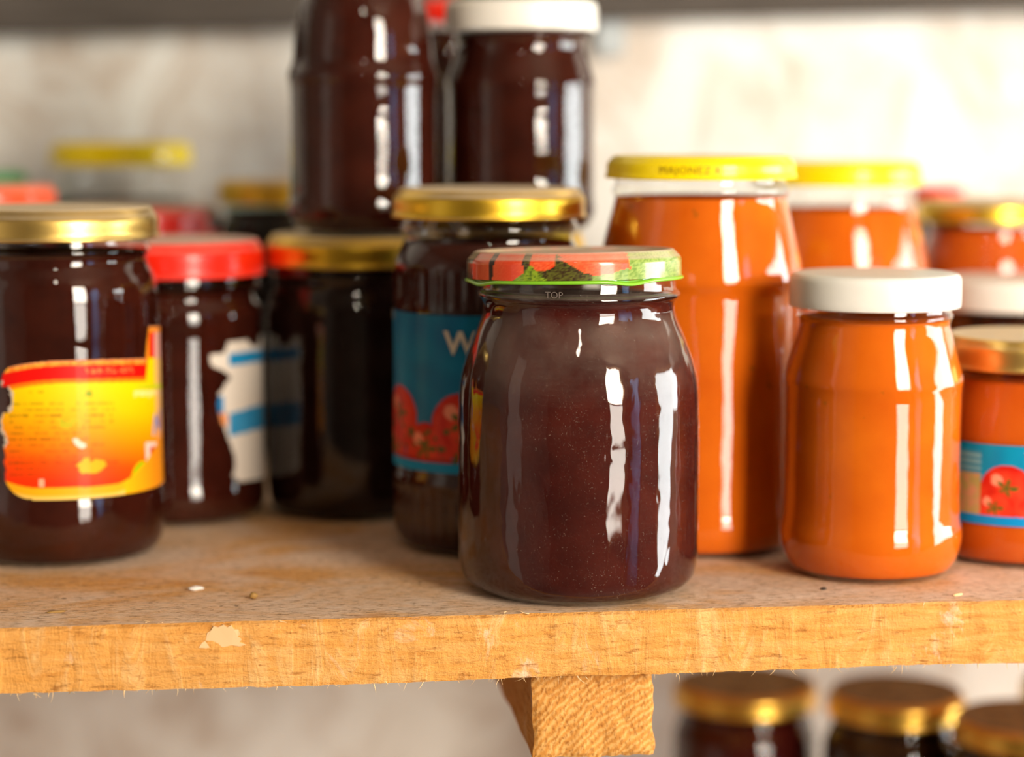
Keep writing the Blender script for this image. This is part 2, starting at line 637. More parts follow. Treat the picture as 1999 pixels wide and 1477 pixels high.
def pale_chip():
    out = [(-0.0090, -0.0078), (-0.0078, -0.0060), (-0.0064, -0.0052), (-0.0058, -0.0024), (-0.0046, -0.0016), (-0.0034, 0.0002), (-0.0018, -0.0003), (0.0002, 0.0006),
           (0.0016, -0.0004), (0.0030, 0.0003), (0.0040, -0.0012), (0.0056, -0.0014), (0.0062, -0.0032), (0.0054, -0.0040), (0.0068, -0.0052), (0.0060, -0.0062),
           (0.0084, -0.0072), (0.0060, -0.0078), (0.0030, -0.0072), (0.0002, -0.0079), (-0.0026, -0.0074), (-0.0062, -0.0081)]
    n = len(out)
    vs = [(x, -0.0006 + 0.0003 * hash2(i), z) for i, (x, z) in enumerate(out)] + [(x * 1.05, 0.0022, z) for x, z in out]
    fs = [tuple(range(n))] + [(i, n + i, n + (i + 1) % n, (i + 1) % n) for i in range(n)]
    o = link('pale_chip', mesh(vs, fs, False), M['pale_chip'], front_board)
    o.location = (-0.1405, YF + 0.0004, ZT - 0.0014)
    tag(o, 'pale torn patch of bare wood on the edge')


pale_chip()


def beam():
    x0, x1, y0, y1, z0, z1 = -0.0229, 0.0243, -0.0365, Y1 - 0.012, 1.1405, ZT - TH - 0.0003
    nx, nz, ny = 26, 20, 30
    vs, fs, mi = [], [], []
    bm = bmesh.new()
    def pt(u, v, y):
        x, z = x0 + (x1 - x0) * u, z0 + (z1 - z0) * v
        e = 0.0012 * noise.noise(Vector((x * 170, y * 40, z * 170)))
        if v < 0.98:
            x += e * (1 if u > 0.5 else -1) * (abs(u - 0.5) * 2) ** 6
            z += (0.0016 * noise.noise(Vector((x * 200, y * 30, 2)))) * (1 - v) ** 6
        yy = y
        if y <= y0 + 1e-6:
            yy += 0.0010 * noise.noise(Vector((x * 140, 1, z * 140))) + 0.0016 * (max(abs(u - 0.5), abs(v - 0.5)) * 2) ** 10
        return (x, yy, z)
    def grid(f_, a, b, m_):
        idx = [[bm.verts.new(f_(i / a, j / b)) for i in range(a + 1)] for j in range(b + 1)]
        for j in range(b):
            for i in range(a):
                fc = bm.faces.new((idx[j][i], idx[j][i + 1], idx[j + 1][i + 1], idx[j + 1][i]))
                fc.material_index = m_
    yy = lambda t: y0 + (y1 - y0) * t
    grid(lambda a, b: pt(a, b, y0), nx, nz, 0)
    grid(lambda a, b: pt(a, b, y1), nx, nz, 0)
    grid(lambda a, b: pt(0, b, yy(a)), ny, nz, 1)
    grid(lambda a, b: pt(1, b, yy(a)), ny, nz, 1)
    grid(lambda a, b: pt(a, 0, yy(b)), nx, ny, 1)
    grid(lambda a, b: pt(a, 1, yy(b)), nx, ny, 1)
    bmesh.ops.remove_doubles(bm, verts=bm.verts, dist=1e-5)
    bmesh.ops.recalc_face_normals(bm, faces=bm.faces)
    me = bpy.data.meshes.new('support_beam')
    bm.to_mesh(me); bm.free()
    return link('support_beam', me, [M['wood_end'], M['wood_sawn']])


tag(beam(), 'square wooden beam under the shelf board, rough end grain facing forward', 'beam')


def batten():
    # grey board fixed to the wall just above the jars, running slightly uphill to the right
    o = box('wall_batten', (-1.2, -0.011, 0.0), (1.4, 0.011, 0.085), M['wood_grey'], bev=0.002)
    o.location = (0.0362, Y1 - 0.019, 1.4450)
    o.rotation_euler = (0, -math.atan(0.0173 / 0.637), 0)
    return tag(o, 'grey weathered wooden batten along the top of the plaster wall', 'batten')


batten()


def bracket():
    e = bpy.data.objects.new('wall_bracket', None)
    COL.objects.link(e)
    e.location = (0.099, Y1 - 0.02, 1.425)
    mt = plain('grey_metal', (0.30, 0.33, 0.34), 0.5, 0.2)
    box('plate', (-0.009, 0.006, 0.0), (0.009, 0.012, 0.07), mt, e, 0.001)
    box('arm', (-0.006, -0.075, 0.058), (0.006, 0.008, 0.064), mt, e, 0.001)
    tag(e, 'pale grey metal bracket on the wall beside the upper white lid', 'bracket')


bracket()

# ---------------------------------------------------------------- jar materials
M['glass'] = glass_mat('jar_glass', wave=0.18)
M['glass_dusty'] = glass_mat('jar_glass_dusty', wave=0.42, dust=0.8)
M['glass_green'] = glass_mat('jar_glass_green', wave=0.18, tint=(0.80, 0.90, 0.82))
M['jam'] = jam_mat('dark_jam', (0.028, 0.005, 0.0028), (0.050, 0.009, 0.0045))
M['jam_red'] = jam_mat('red_jam', (0.036, 0.0045, 0.0035), (0.064, 0.008, 0.005))
M['jam_black'] = jam_mat('black_jam', (0.010, 0.004, 0.003), (0.022, 0.009, 0.006))
M['sauce'] = sauce_mat('orange_sauce', (0.58, 0.098, 0.004), (0.68, 0.14, 0.006))
M['sauce_deep'] = sauce_mat('deep_orange_sauce', (0.50, 0.075, 0.005), (0.58, 0.105, 0.008))
M['gold'] = lid_mat('gold_metal', (0.88, 0.60, 0.17), 0.36, 1.0, 0.15)
M['gold_deep'] = lid_mat('deep_gold_metal', (0.86, 0.54, 0.045), 0.34, 1.0, 0.15)
M['gold_brown'] = lid_mat('brown_topped_gold_metal', (0.80, 0.48, 0.08), 0.32, 1.0, 0.2, dust=1.0, dustc=(0.17, 0.115, 0.07))
M['yellow'] = lid_mat('yellow_lacquer', (0.95, 0.72, 0.0), 0.32, 0.0, 0.25, dust=0.05)
M['white'] = lid_mat('white_plastic', (0.84, 0.81, 0.74), 0.35, 0.0, 0.2, dust=0.35, dustc=(0.55, 0.53, 0.47))
M['red'] = lid_mat('red_lacquer', (0.86, 0.018, 0.004), 0.32, 0.0, 0.2, dust=1.0, dustc=(0.66, 0.52, 0.42))
M['orange_red'] = lid_mat('orange_red_lacquer', (0.90, 0.11, 0.035), 0.3, 0.0, 0.3, dust=0.4)
M['green'] = lid_mat('green_lacquer', (0.02, 0.22, 0.06), 0.35, 0.0, 0.4, dust=0.3)
M['lid_print'] = lid_mat('printed_lacquer', (0.5, 0.5, 0.5), 0.3, 0.0, 0.6, dust=0.9, dustc=(0.55, 0.43, 0.32), vcol=True)
M['label_print'] = print_mat('printed_paper', 0.5, 0.08)
M['label_matt'] = print_mat('bare_paper', 0.8, 0.0)
M['green_rim'] = plain('green_rim_lacquer', (0.22, 0.55, 0.02), 0.35, 0.0, 0.4)
M['ink_olive'] = plain('olive_ink', (0.35, 0.22, 0.0), 0.5)
M['ink_cream'] = plain('cream_ink', (0.74, 0.70, 0.58), 0.5)
M['ink_white'] = plain('white_ink', (0.85, 0.82, 0.80), 0.5)
M['ink_violet'] = plain('violet_ink', (0.20, 0.18, 0.55), 0.5)
M['emboss'] = plain('pale_emboss', (0.16, 0.12, 0.10), 0.4)
CAM = Vector(cam.location)

# measured jars: foot (x, y, z), glass outline [(radius, height)] from the bottom up, lid (radius, top, rim, lower edge)
JARS = {
    'main': dict(loc=(0.0003, 0.002, 1.2), lid=(0.04276, 0.13432, 0.13089, 0.1222),
        prof=[(0.04251, 0.00104), (0.04598, 0.00417), (0.04758, 0.01002), (0.04815, 0.01731), (0.048, 0.04117), (0.04783, 0.06694), (0.04777, 0.0772), (0.0469, 0.08538), (0.04462, 0.09355), (0.04133, 0.1017), (0.03907, 0.10678), (0.03784, 0.11064), (0.03783, 0.11349), (0.03862, 0.11551), (0.04003, 0.11693), (0.03982, 0.11835), (0.038, 0.11957), (0.03794, 0.13109)]),
    'left': dict(loc=(-0.2105, 0.1014, 1.2), lid=(0.04385, 0.14894, 0.14414, 0.13564),
        prof=[(0.04066, 0.00173), (0.04352, 0.00647), (0.04416, 0.01211), (0.04409, 0.02447), (0.04363, 0.02784), (0.04318, 0.03008), (0.04284, 0.09238), (0.04305, 0.09458), (0.04324, 0.1012), (0.04317, 0.11396), (0.0416, 0.11988), (0.03917, 0.12492), (0.03872, 0.1282), (0.04024, 0.12995), (0.04023, 0.13148), (0.03891, 0.1328), (0.03887, 0.14066)]),
    'redlid': dict(loc=(-0.164, 0.1849, 1.2), lid=(0.04304, 0.13016, 0.1249, 0.11388),
        prof=[(0.03834, 0.00113), (0.04027, 0.00261), (0.04195, 0.00679), (0.04217, 0.0117), (0.04191, 0.01637), (0.04117, 0.01906), (0.04084, 0.08982), (0.04155, 0.09271), (0.04153, 0.09657), (0.04055, 0.09994), (0.0379, 0.10283), (0.03789, 0.10619), (0.04027, 0.10811), (0.04075, 0.11004), (0.03978, 0.11124), (0.03973, 0.12202)]),
    'darkgold': dict(loc=(-0.0777, 0.1919, 1.2), lid=(0.04279, 0.13188, 0.12726, 0.11752),
        prof=[(0.04144, 0.00249), (0.04314, 0.00749), (0.0436, 0.01498), (0.04323, 0.09162), (0.04197, 0.09847), (0.0395, 0.10483), (0.03802, 0.10923), (0.03948, 0.11118), (0.03996, 0.11314), (0.03898, 0.11411), (0.03893, 0.1258)]),
    'blue': dict(loc=(-0.0248, 0.0967, 1.2), lid=(0.04198, 0.1562, 0.15222, 0.14356),
        prof=[(0.03803, 0.00051), (0.04073, 0.00373), (0.04228, 0.01108), (0.0422, 0.02596), (0.04263, 0.03053), (0.04239, 0.03349), (0.04148, 0.03509), (0.04114, 0.10272), (0.04202, 0.10451), (0.04193, 0.12196), (0.0417, 0.12464), (0.03967, 0.1291), (0.03675, 0.13356), (0.03674, 0.13645), (0.03873, 0.13845), (0.03873, 0.14023), (0.03738, 0.14156), (0.03734, 0.15089)]),
    'tallorange': dict(loc=(0.0664, 0.0859, 1.2), lid=(0.04104, 0.17012, 0.16681, 0.1604),
        prof=[(0.04031, 0.00066), (0.04211, 0.00296), (0.04389, 0.00871), (0.04385, 0.01673), (0.04316, 0.01903), (0.04291, 0.10963), (0.04334, 0.11344), (0.04488, 0.11635), (0.04487, 0.1197), (0.04349, 0.1264), (0.04076, 0.13754), (0.03759, 0.14954), (0.03713, 0.15287), (0.03867, 0.15442), (0.03867, 0.15619), (0.03688, 0.15752), (0.03684, 0.16637)]),
    'orange': dict(loc=(0.1253, 0.0186, 1.2), lid=(0.03475, 0.12363, 0.12091, 0.10977),
        prof=[(0.03359, 0.00314), (0.03655, 0.00833), (0.03779, 0.01545), (0.03734, 0.01976), (0.03626, 0.02298), (0.03602, 0.07618), (0.03684, 0.07915), (0.03641, 0.0817), (0.03384, 0.09122), (0.03086, 0.10072), (0.03064, 0.10409), (0.03168, 0.10535), (0.03168, 0.10683), (0.03062, 0.10788), (0.03059, 0.11755)]),
    'label_orange': dict(loc=(0.1986, 0.0425, 1.2), lid=(0.03482, 0.09543, 0.09061, 0.08185),
        prof=[(0.03369, 0.00164), (0.03521, 0.00701), (0.03517, 0.01549), (0.03451, 0.01705), (0.03436, 0.05146), (0.035, 0.05367), (0.03498, 0.06029), (0.03452, 0.0647), (0.03275, 0.07021), (0.0312, 0.07614), (0.03228, 0.07834), (0.0314, 0.07966), (0.03137, 0.08667)]),
    'uptall': dict(loc=(-0.0737, 0.1914, 1.3319), lid=(0.03017, 0.13469, 0.13187, 0.1229),
        prof=[(0.03305, 0.0051), (0.03546, 0.00898), (0.03593, 0.01334), (0.03494, 0.01697), (0.03474, 0.06918), (0.03569, 0.07204), (0.03568, 0.07467), (0.03422, 0.07778), (0.03324, 0.08112), (0.03274, 0.08779), (0.0315, 0.09849), (0.0293, 0.10799), (0.02736, 0.11273), (0.02688, 0.1158), (0.02831, 0.11817), (0.02686, 0.11911), (0.02684, 0.12573)]),
    'upwhite': dict(loc=(0.0027, 0.2022, 1.3319), lid=(0.03647, 0.10925, 0.10635, 0.09522),
        prof=[(0.03294, 0.00366), (0.03589, 0.00762), (0.03637, 0.01256), (0.03561, 0.01626), (0.03541, 0.06702), (0.03614, 0.06995), (0.03539, 0.07263), (0.0329, 0.07993), (0.03092, 0.08649), (0.03139, 0.09037), (0.03237, 0.09207), (0.03138, 0.09328), (0.03135, 0.10418)]),
    'support': dict(loc=(0.0027, 0.2022, 1.2), lid=(0.03121, 0.13188, 0.12564, 0.11671),
        prof=[(0.03389, 0.01171), (0.03511, 0.01932), (0.03482, 0.0948), (0.03231, 0.10228), (0.0288, 0.11099), (0.02979, 0.11348), (0.02929, 0.11472), (0.02926, 0.12217)]),
    'tallorange2': dict(loc=(0.1642, 0.2214, 1.2), lid=(0.0422, 0.16487, 0.1613, 0.15339),
        prof=[(0.04169, -0.00914), (0.04478, -0.00254), (0.04527, 0.00405), (0.04448, 0.00668), (0.04404, 0.1013), (0.04479, 0.10491), (0.04632, 0.108), (0.0463, 0.11161), (0.04498, 0.11856), (0.0421, 0.13011), (0.03872, 0.14241), (0.03819, 0.14573), (0.03998, 0.14752), (0.03997, 0.14957), (0.03817, 0.1511), (0.03813, 0.16079)]),
    'whitelid2': dict(loc=(0.2464, 0.1911, 1.2), lid=(0.0374, 0.10841, 0.10537, 0.0932),
        prof=[(0.03324, -0.00223), (0.03579, 0.00088), (0.03729, 0.00864), (0.03705, 0.07029), (0.03422, 0.08048), (0.03216, 0.08812), (0.03342, 0.0904), (0.0324, 0.09167), (0.03236, 0.10334)]),
    'goldback': dict(loc=(0.2618, 0.2769, 1.2), lid=(0.03751, 0.14328, 0.13975, 0.13215),
        prof=[(0.03255, -0.0042), (0.0353, -0.00002), (0.03692, 0.00835), (0.03656, 0.10763), (0.03545, 0.11309), (0.03215, 0.12127), (0.03077, 0.1278), (0.03212, 0.13025), (0.03103, 0.13161), (0.031, 0.1403)]),
    'redback': dict(loc=(0.2594, 0.3558, 1.2), lid=(0.01507, 0.14765, 0.14476, 0.1384),
        prof=[(0.01822, -0.00349), (0.02056, 0.00245), (0.02034, 0.11695), (0.01742, 0.12855), (0.01276, 0.13579), (0.01276, 0.14158)]),
    'yellowback': dict(loc=(-0.201, 0.4526, 1.2), lid=(0.04117, 0.17228, 0.16842, 0.15892),
        prof=[(0.04245, -0.00803), (0.04544, 0.00269), (0.04496, 0.12072), (0.04282, 0.1297), (0.03829, 0.14164), (0.03528, 0.1488), (0.03556, 0.15296), (0.03675, 0.15535), (0.03555, 0.15654), (0.03552, 0.16694)]),
    'patternred': dict(loc=(-0.1857, 0.3449, 1.2), lid=(0.04344, 0.13951, 0.13485, 0.12385),
        prof=[(0.04185, -0.00773), (0.04404, 0.00074), (0.04361, 0.10124), (0.04137, 0.10952), (0.03858, 0.11779), (0.03939, 0.12055), (0.03856, 0.12192), (0.03852, 0.13155)]),
    'orangelid': dict(loc=(-0.2633, 0.289, 1.2), lid=(0.03894, 0.15269, 0.14907, 0.14026),
        prof=[(0.03641, -0.00377), (0.0385, 0.00291), (0.03803, 0.11894), (0.03697, 0.12415), (0.03303, 0.13559), (0.0338, 0.13818), (0.03275, 0.13922), (0.03272, 0.14751)]),
    'greenlid': dict(loc=(-0.2862, 0.4429, 1.2), lid=(0.03294, 0.15641, 0.15348, 0.14644),
        prof=[(0.03282, 0.00252), (0.03517, 0.01156), (0.03481, 0.12468), (0.03242, 0.13352), (0.02797, 0.14527), (0.02795, 0.15407)]),
    'goldgreen': dict(loc=(-0.1076, 0.3908, 1.2), lid=(0.03678, 0.15196, 0.14824, 0.13878),
        prof=[(0.03644, -0.00197), (0.03903, 0.00686), (0.03863, 0.1175), (0.03571, 0.12614), (0.03224, 0.13332), (0.03338, 0.13591), (0.03222, 0.13706), (0.0322, 0.14624)]),
    'tallredlid': dict(loc=(-0.0198, 0.3296, 1.2), lid=(0.0213, 0.24805, 0.24535, 0.23671),
        prof=[(0.02576, -0.00288), (0.02798, 0.00562), (0.02748, 0.18893), (0.02469, 0.20527), (0.01917, 0.22427), (0.01915, 0.23374), (0.01805, 0.23509), (0.01804, 0.24319)]),
    'low1': dict(loc=(0.1462, 0.3294, 0.9), lid=(0.04061, 0.17243, 0.1686, 0.16033),
        prof=[(0.04103, 0.13902), (0.03985, 0.14495), (0.03578, 0.15383), (0.03635, 0.15619), (0.03519, 0.15738), (0.03516, 0.16565)]),
    'low2': dict(loc=(0.2156, 0.2705, 0.9), lid=(0.03702, 0.18031, 0.17663, 0.16756),
        prof=[(0.03935, 0.14767), (0.03822, 0.15336), (0.03376, 0.16189), (0.03431, 0.16416), (0.0332, 0.16529), (0.03317, 0.17323)]),
    'low3': dict(loc=(0.2633, 0.2022, 0.9), lid=(0.03666, 0.18298, 0.17922, 0.17115),
        prof=[(0.03835, 0.15227), (0.03728, 0.15767), (0.03358, 0.16577), (0.0341, 0.16792), (0.03304, 0.169), (0.03302, 0.17653)]),
    'low4': dict(loc=(0.3408, 0.3155, 0.9), lid=(0.03659, 0.17043, 0.16657, 0.15824),
        prof=[(0.03787, 0.13615), (0.03669, 0.14213), (0.03316, 0.15108), (0.03374, 0.15347), (0.03257, 0.15466), (0.03255, 0.163)]),
}


def glass_profile(prof):
    rb = min(prof[0][0], max(r for r, _ in prof)) * 0.93
    pr = [p for p in prof if p[1] > 0.0015]
    if pr[0][1] > 0.02:
        pr = [(pr[0][0] * 0.97, 0.006), (pr[0][0], 0.014)] + pr
        rb = pr[0][0] * 0.92
    base = [(0.0, 0.0022), (rb * 0.80, 0.0018), (rb * 0.88, 0.0002), (rb * 0.97, 0.0001)]
    if pr[0][1] > 0.0045:
        base.append((rb + (pr[0][0] - rb) * 0.7, pr[0][1] * 0.35))
    return base + pr


def lid_profile(R, top, rim, bot, style):
    if style == 'plastic':
        return [(R * 0.93, bot + 0.004), (R * 0.955, bot), (R * 0.99, bot), (R, bot + 0.0008), (R, rim - 0.001),
                (R * 0.995, rim + (top - rim) * 0.3), (R * 0.965, top - 0.0004), (R * 0.93, top), (R * 0.5, top), (0, top)]
    h = rim - bot
    return [(R * 0.93, bot + 0.003), (R * 0.96, bot), (R * 1.006, bot - 0.0001), (R * 1.012, bot + 0.0008), (R * 1.0, bot + 0.0016),
            (R * 0.993, bot + 0.003), (R * 0.993, bot + h * 0.5), (R * 0.993, rim - 0.001), (R * 0.985, rim + 0.0004),
            (R * 0.955, rim + (top - rim) * 0.45), (R * 0.925, top - 0.0003), (R * 0.90, top), (R * 0.86, top - 0.0001), (R * 0.82, top - 0.0004),
            (R * 0.5, top - 0.0003), (0, top - 0.0002)]


def make_jar(key, name, label, group, content, lid_material, lid_style='metal', glass='glass', fill=None, seg=72, mod=None, spin=0.0, cat='jar', tilt=(0, 0)):
    d = JARS[key]
    root = bpy.data.objects.new(name, None)
    root.empty_display_size = 0.02
    COL.objects.link(root)
    root.location = d['loc']
    v = CAM - Vector(d['loc'])
    root.rotation_euler = (tilt[0], tilt[1], math.atan2(v.x, -v.y) + spin)
    tag(root, label, cat, group)
    R, top, rim, bot = d['lid']
    gp = chaikin(glass_profile(d['prof']), 2)
    # the glass ends inside the lid
    gp = [p for p in gp if p[1] < rim] + [(gp[-1][0], rim)]
    link('glass_body', lathe(gp, seg, mod), M[glass], root)
    fz = fill if fill is not None else bot - 0.004
    ins = 0.0006
    cp = [(0.0, 0.0026)] + [(max(r - ins, 0.0005), max(z, 0.0026)) for r, z in gp if r > 0.001 and 0.0005 < z < fz]
    rt = prof_r(gp[4:], fz) - ins
    cp += [(rt, fz - 0.0004), (rt * 0.96, fz), (rt * 0.5, fz + 0.0002), (0, fz)]
    cmod = (lambda r, z, a: (mod(r + ins, z, a)[0] - ins, z) if r < 1 else (r, z)) if mod else None
    link('contents', lathe(cp, seg, cmod), M[content], root)
    lid = None
    if lid_material:
        lid = link('lid', lathe(chaikin(lid_profile(R, top, rim, bot, lid_style), 1), seg), M[lid_material], root)
    return root, lid, gp

# ---------------------------------------------------------------- front jar with the vegetable-print lid
DARK = 'jars of dark jam on the shelf'
ORANGE = 'jars of orange sauce on the shelf'
LOWER = 'jars of dark jam on the lower shelf'


def main_mod(r, z, a):
    # two faint moulded ridges round the body and slight unevenness of the blown glass
    r += 0.00022 * math.exp(-((z - 0.0669) / 0.0011) ** 2) - 0.00030 * math.exp(-((z - 0.0412) / 0.0012) ** 2)
    r += 0.00010 * noise.noise(Vector((math.sin(a) * 3, math.cos(a) * 3, z * 45)))
    return r, z


main, _, gp = make_jar('main', 'jam_jar', 'dark red jam jar with vegetable-print lid at the shelf edge, nearest of all', DARK,
                       'jam_red', None, glass='glass_dusty', fill=0.1165, seg=160, mod=main_mod)


def paint_main_lid(a, z, r, R, rim, bot):
    """peppers, a leaf and dill printed round the skirt and over the top"""
    deg = math.degrees(a)
    if deg > 180: deg -= 360
    if abs(deg) <= 90:
        x = 1128 + 212 * math.sin(a)
    else:
        x = 1128 + 212 * (2 - math.sin(abs(a if a < math.pi else 2 * math.pi - a))) * (1 if deg > 0 else -1)
    y = 556 - (z - bot) / (rim - bot) * 48
    if r < R * 0.955:
        y = 505 - (R * 0.955 - r) / R * 300
    w = n2(x, y, 0.05) * 9
    fine = n2(x, y, 0.33)
    dark, olive, leaf = rgb(52, 32, 22), rgb(92, 92, 34), rgb(140, 165, 38)
    red, red2 = rgb(226, 66, 26), rgb(240, 104, 58)
    c = blend(dark, olive, 0.5 + fine * 1.6)
    if 932 < x + w * 0.4 < 1030:
        c = blend(red, red2, 0.5 + 0.5 * math.sin((x - 932) / 16.0) + fine * 0.4)
        if abs(x - 970 + (y - 520) * 0.05) < 3 + 0.06 * (548 - y): c = dark
    if 1046 < x < 1092 and y < 522 + w - (x - 1070) * 0.2: c = blend(red, red2, 0.5 + fine)
    if 1096 < x + w * 0.5 < 1250 and y < (500 + (x - 1098) * 0.58 if x < 1165 else 540 - (x - 1165) * 0.22) + w * 0.5: c = blend(red2, red, 0.4 + fine * 0.7)
    if y > 516 and abs(x - 1046) < (y - 514) * 0.95 + w * 0.3: c = blend(leaf, rgb(70, 98, 20), 0.35 + fine * 1.3)
    if x > 1236 + w or (x > 1165 and y > 540 - (x - 1165) * 0.22 + w * 0.5): c = blend(rgb(150, 168, 84), rgb(105, 135, 50), 0.45 + fine * 1.4)
    if x < 928: c = blend(rgb(60, 62, 44), rgb(92, 100, 70), 0.5 + fine)
    if abs(deg) > 90: c = blend(red, olive, 0.5 + n2(x, y, 0.04) * 3)
    return c


def main_lid():
    R, top, rim, bot = JARS['main']['lid']
    seg = 320
    pr = lid_profile(R, top, rim, bot, 'metal')
    sk = [(R * 0.993, bot + 0.0016 + (rim - 0.001 - bot - 0.0016) * k / 12) for k in range(13)]
    up = chaikin([(R * 0.993, rim - 0.001), (R * 0.985, rim + 0.0004), (R * 0.955, rim + (top - rim) * 0.45), (R * 0.925, top - 0.0003), (R * 0.90, top), (R * 0.86, top - 0.0001), (R * 0.82, top - 0.0011)], 2)
    body = sk + up[1:] + [(R * 0.6, top - 0.0011), (R * 0.3, top - 0.0011), (0, top - 0.001)]
    me = lathe(body, seg)
    cols = []
    for v in me.vertices:
        r = math.hypot(v.co.x, v.co.y)
        cols.append(paint_main_lid(math.atan2(v.co.x, -v.co.y) % (2 * math.pi), v.co.z, r, R, rim, bot))
    set_print(me, cols)
    lid = link('lid', me, M['lid_print'], main)

    def lug(r, z, a):      # the rolled edge dips at its lugs
        d = (a - math.radians(31) + math.pi / 4) % (math.pi / 2) - math.pi / 4
        return r, z - 0.0011 * math.exp(-(d / 0.16) ** 2)
    ring = chaikin([(R * 0.955, bot + 0.0022), (R * 0.965, bot + 0.0003), (R * 1.0, bot + 0.0001), (R * 1.014, bot + 0.0006), (R * 1.008, bot + 0.0012), (R * 0.990, bot + 0.0016)], 1)
    tag(link('lid_rim', lathe(ring, 160, lug), M['green_rim'], lid), 'bright green rolled lid edge')
    lid.rotation_euler = (math.radians(-1.5), math.radians(-0.9), 0)
    lid.location = (0, 0, 0.0004)
    bent_text('lettering', 'TOP', 0.0036, prof_r(gp[4:], 0.1195) + 0.0003, math.radians(-14), 0.1196, M['emboss'], main)


main_lid()

# ---------------------------------------------------------------- left jar with the orange fruit label
left, _, gpl = make_jar('left', 'jam_jar', 'dark jam jar with torn orange and yellow fruit label under a dusty gold lid', DARK, 'jam', 'gold', fill=0.130, seg=120)


def paint_left(a, v):
    ar = math.radians(a)
    x = 123 + 196 * math.sin(ar)
    Tr = 630 + 312 * v
    y = Tr + math.cos(ar) * (Tr - 230) / 4300 * 204
    s = 123 + 196 * ar                                  # arc position
    w = n2(x, y, 0.12)
    # outline: torn left side, round lower corner, raised flag on the right
    yt = 703 + max(0, 130 - x) ** 2 * 0.0011
    if x > 286:
        yt = max(640, 703 - (x - 286) * 9)
    if y < yt: return None
    xl = 16 + 5 * w + (5 if y > 850 else 0)
    if 752 < y < 802: xl = 37 - abs(y - 776) * 0.35 + 6 * w
    elif 848 < y < 862: xl = 23 + 4 * w
    if x < xl: return None
    if y < 752 and x < 40 and (40 - x) ** 2 / 500 + (752 - y) ** 2 / 1500 > 1.05: return None
    if y > 915 and x < 70 and ((70 - x) / 52.0) ** 2 + ((y - 915) / 58.0) ** 2 > 1: return None
    white, org, red = rgb(238, 214, 196), rgb(255, 150, 30), rgb(240, 14, 4)
    if x < xl + 5 and 740 < y < 870: return rgb(214, 196, 176)
    d = y - yt
    if d < 2.5: return rgb(236, 150, 110)
    if x > 288 and y < 702:
        return org if (d < 12 or x < 294) else blend(red, white, 0.6 * (x > 304))
    if d < 11: return blend(rgb(255, 120, 20), rgb(255, 175, 60), 0.5 + w)
    if d < 37 and x < 290:
        if 172 < x < 262 and 17 < d < 28 and hash2(int((s - 172) / 3.2), int(d / 3)) > 0.45 and int((s - 172) / 3.2) % 9 != 2:
            return rgb(250, 120, 60)
        return red
    if d < 45 and x < 296: return rgb(255, 128, 12)
    yb = 950 - max(0, x - 215) ** 2 * 0.0085 - max(0, 90 - x) ** 2 * 0.003
    yy = y - (math.cos(ar) - 0.9) * 20
    if yy > yb:
        return blend(rgb(255, 178, 18), rgb(255, 214, 110), (yy - yb - 14) / 8) if x < 240 else blend(rgb(250, 190, 10), rgb(246, 150, 20), (x - 240) / 60)
    g = y - 0.10 * (x - 150)
    stops = [(750, (255, 222, 0)), (795, (255, 205, 0)), (835, (255, 168, 0)), (875, (255, 128, 0)), (905, (255, 84, 0)), (945, (252, 52, 0))]
    c = rgb(*stops[-1][1])
    if g <= stops[0][0]: c = rgb(*stops[0][1])
    else:
        for (p, q), (p2, q2) in zip(stops, stops[1:]):
            if p <= g <= p2:
                c = blend(rgb(*q), rgb(*q2), (g - p) / (p2 - p)); break
    # small print
    row = (y - 0.02 * (x - 120) - 762) / 11.5
    k = int(math.floor(row))
    if 0 <= k <= 14 and k not in (1,) and 30 < x < 228 and row - k < 0.42:
        ln = 90 + 135 * hash2(k, 3)
        if k == 0: ok = 66 < x < 104
        else: ok = x < 30 + ln or (k < 6 and 170 < x < 225)
        if ok and hash2(int(s / 9.5), k) > 0.22 and hash2(int(s / 1.8), k + 40) > 0.30:
            c = blend(c, rgb(96, 60, 0), 0.42 if k % 4 else 0.6)
    if k == 0 and (x - 178) ** 2 / 36 + (y - 770) ** 2 / 81 < 1: c = rgb(150, 170, 20)
    if (x - 140) ** 2 / 650 + (y - 826) ** 2 / 190 < 0.7 + w: c = blend(c, rgb(190, 196, 20), 0.75)
    if ((x - 157) * 0.8 + (y - 866) * 0.6) ** 2 / 200 + ((y - 866) * 0.8 - (x - 157) * 0.6) ** 2 / 62 < 0.8 + w * 0.7: c = rgb(255, 226, 205)
    if (x - 178) ** 2 / 760 + (y - 912) ** 2 / 230 < 0.85 + w * 0.8 and y < 926: c = blend(rgb(214, 190, 0), rgb(240, 180, 0), (x - 160) / 40)
    if abs(x - 88) < 5 and abs(y - 941) < 7 and (abs(x - 88) > 1.5 or abs(y - 941) > 2): c = rgb(255, 190, 150)
    if (x - 268) ** 2 / 240 + (y - 928 + (x - 268) * 0.8) ** 2 / 420 < 1: c = rgb(172, 196, 0)
    if x > 262 and 766 < y < 776 + w * 6: c = blend(c, rgb(255, 240, 160), 0.7)
    if x > 282 and y > 868: c = rgb(244, 214, 200) if (x - 296) ** 2 / 30 + (y - 886) ** 2 / 110 > 1 else rgb(214, 30, 20)
    if x > 305 and 700 < y < 860: c = blend(c, rgb(240, 170, 140), 0.6)
    if x > 268 and 754 < y < 762: c = rgb(206, 214, 20)
    return c


